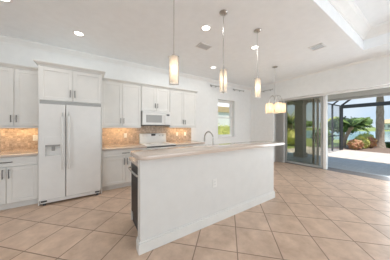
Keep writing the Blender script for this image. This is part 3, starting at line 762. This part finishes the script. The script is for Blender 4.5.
palm(17.0, 8.6, -.1, 1.9, (.2, -.2), .14, 26, 1.3, 'palm seen through the closed glass slider', seed=6, leaf='leaf_mid')
palm(21.5, 10.2, -.1, 2.4, (-.3, .2), .14, 22, 1.9, 'low palm behind the one seen through the glass slider', seed=9, leaf='leaf_light')

def shrub(x, y, z, rx, ry, rz, leaf, label, group, n=420, size=.09, seed=1, name='shrub', cat='shrub'):
    rnd = random.Random(seed); r = thing(name, (x, y, z), label, cat, group)
    f = MB(); f.blob((x, y, z + rz * .9), (rx * .78, ry * .78, rz * .85), rnd, .1); f.leaves((x, y, z + rz), (rx, ry, rz), n, size, rnd); f.build('foliage', M[leaf], r, 'leaf')
    st = MB()
    for k in range(4): a = k * 1.6; st.tube([(x + .04 * math.cos(a), y + .04 * math.sin(a), z), (x + rx * .4 * math.cos(a), y + ry * .4 * math.sin(a), z + rz)], .02, 6)
    st.build('stem', M['trunk'], r)
G = 'shrubs in the bed beyond the pool cage'
shrub(14.2, 2.98, -.08, .40, .38, .33, 'leaf_red', 'reddish croton shrub next to the cage corner post', G, seed=11)
shrub(15.25, 2.92, -.08, .50, .44, .42, 'leaf_light', 'yellow-green shrub just right of the croton', G, seed=12)
shrub(16.1, 2.62, -.08, .34, .30, .40, 'leaf_red', 'rust-coloured shrub left of the thick palm trunk', G, seed=13)
shrub(18.6, 3.3, -.08, .6, .6, .50, 'leaf_light', 'green shrub behind the rust-coloured shrub', G, seed=14)
shrub(17.6, 1.75, -.08, .5, .5, .22, 'leaf_dark', 'low dark shrub at the right of the thick palm trunk', G, seed=15)
shrub(14.0, 4.6, -.08, .7, .7, .75, 'leaf_mid', 'green shrub outside the side screen of the cage', G, seed=16)
shrub(13.6, 6.4, -.08, .8, .8, .7, 'leaf_light', 'bushy light green shrub behind the lanai column', G, seed=17)
shrub(14.4, 8.3, -.08, .9, .9, .7, 'leaf_mid', 'bushy green shrub seen low through the glass slider', G, seed=18)

def tree(x, y, z, h, rx, leaf, label, group, seed=1, n=900, size=.5):
    rnd = random.Random(seed); r = thing('tree', (x, y, z), label, 'tree', group)
    MB().tube([(x, y, z), (x, y, z + h * .6)], .25, 8).build('trunk', M['trunk'], r)
    f = MB()
    for k in range(6):
        a = k * 1.05; px, py, pz = x + rx * .5 * math.cos(a), y + rx * .5 * math.sin(a), z + h * rnd.uniform(.30, .70)
        rr = rx * rnd.uniform(.45, .65); f.blob((px, py, pz), (rr * .85, rr * .85, h * .24), rnd, .15); f.leaves((px, py, pz), (rr, rr, h * .29), n // 6, size, rnd)
    f.build('crown', M[leaf], r, 'leaf')
G = 'trees on the far shore of the lake'
far = [(86, 'leaf_dark', 'leftmost far-shore tree beyond the side screen', 9.5), (76, 'leaf_mid', 'mid green far-shore tree above the side screen', 9), (66, 'leaf_dark', 'dark far-shore tree behind the cage corner post', 8.5),
       (56, 'leaf_mid', 'far-shore tree directly behind the leaning palm', 8.5), (41, 'leaf_light', 'light green far-shore tree right of the leaning palm', 9.5), (27, 'leaf_mid', 'round green far-shore tree left of the thick palm trunk', 10.5),
       (6, 'leaf_dark', 'dark far-shore tree just right of the lake house', 7.5)]
for i, (yy, lf, lab, h_) in enumerate(far): tree(137 + (i % 2) * 15, yy * (1 + .1 * (i % 2)), .0, h_, 6.6, lf, lab, G, seed=30 + i)
G = 'trees beyond the glass slider'
tree(22, 15.2, -.1, 2.9, 1.7, 'leaf_dark', 'dark leafy tree seen at the left of the glass slider', G, seed=50, size=.22)
tree(28, 13.6, -.1, 2.8, 1.6, 'leaf_mid', 'green leafy tree seen beside the lanai column through the glass', G, seed=51, size=.22)
tree(26, 6.6, -.1, 2.9, 1.6, 'leaf_dark', 'low leafy tree beyond the side screen of the cage', G, seed=52, size=.2)

# house on the far shore
r = thing('lake_house', (147, 16, .2), 'pale house with a tan roof on the far shore of the lake', 'house')
MB().box(143, 151, 12.5, 19.5, .0, 3.6).build('wall', M['house'], r)
MB().frustum((142, 152, 11.5, 20.5), 3.6, (146, 148, 14.5, 17.5), 6.0).build('roof', M['tan'], r)
for yy in (13.4, 15.4, 17.4): MB().box(142.9, 143, yy, yy + 1.1, 1.2, 2.7).build('window', M['appl2'], r)
# neighbour's house and hedge beyond the kitchen window
r = thing('neighbour_house', (9, 11, -.12), 'pale house with a tan eave seen through the kitchen window', 'house')
MB().box(5.5, 16, 11.0, 18, -.3, 2.75).build('wall', M['house'], r)
MB().box(5.4, 16.1, 10.9, 18.1, 2.75, 3.25).build('eave', M['tan'], r)
MB().frustum((5.4, 16.1, 10.9, 18.1), 3.25, (7, 14, 13, 15), 4.6).build('roof', M['house'], r)  # roof kept white and high to stand for the bright sky
struct(MB().box(-2, 13.1, 5.3, 30, -.30, -.12).build('ground_neighbour', M['lawn']))
rnd = random.Random(77); r = thing('hedge', (8, 8.4, -.12), 'clipped yellow-green hedge outside the kitchen window', 'hedge')
f = MB(); f.box(6.0, 10.6, 8.15, 8.75, -.12, 1.42)
for k in range(10): f.leaves((6.3 + k * .45, 8.45, .68), (.55, .5, .95), 260, .07, rnd)
f.build('foliage', M['leaf_light'], r, 'leaf')
for k in range(5): MB().tube([(6 + k, 8.45, -.12), (6 + k, 8.45, .4)], .03, 6).build('stem', M['trunk'], r)
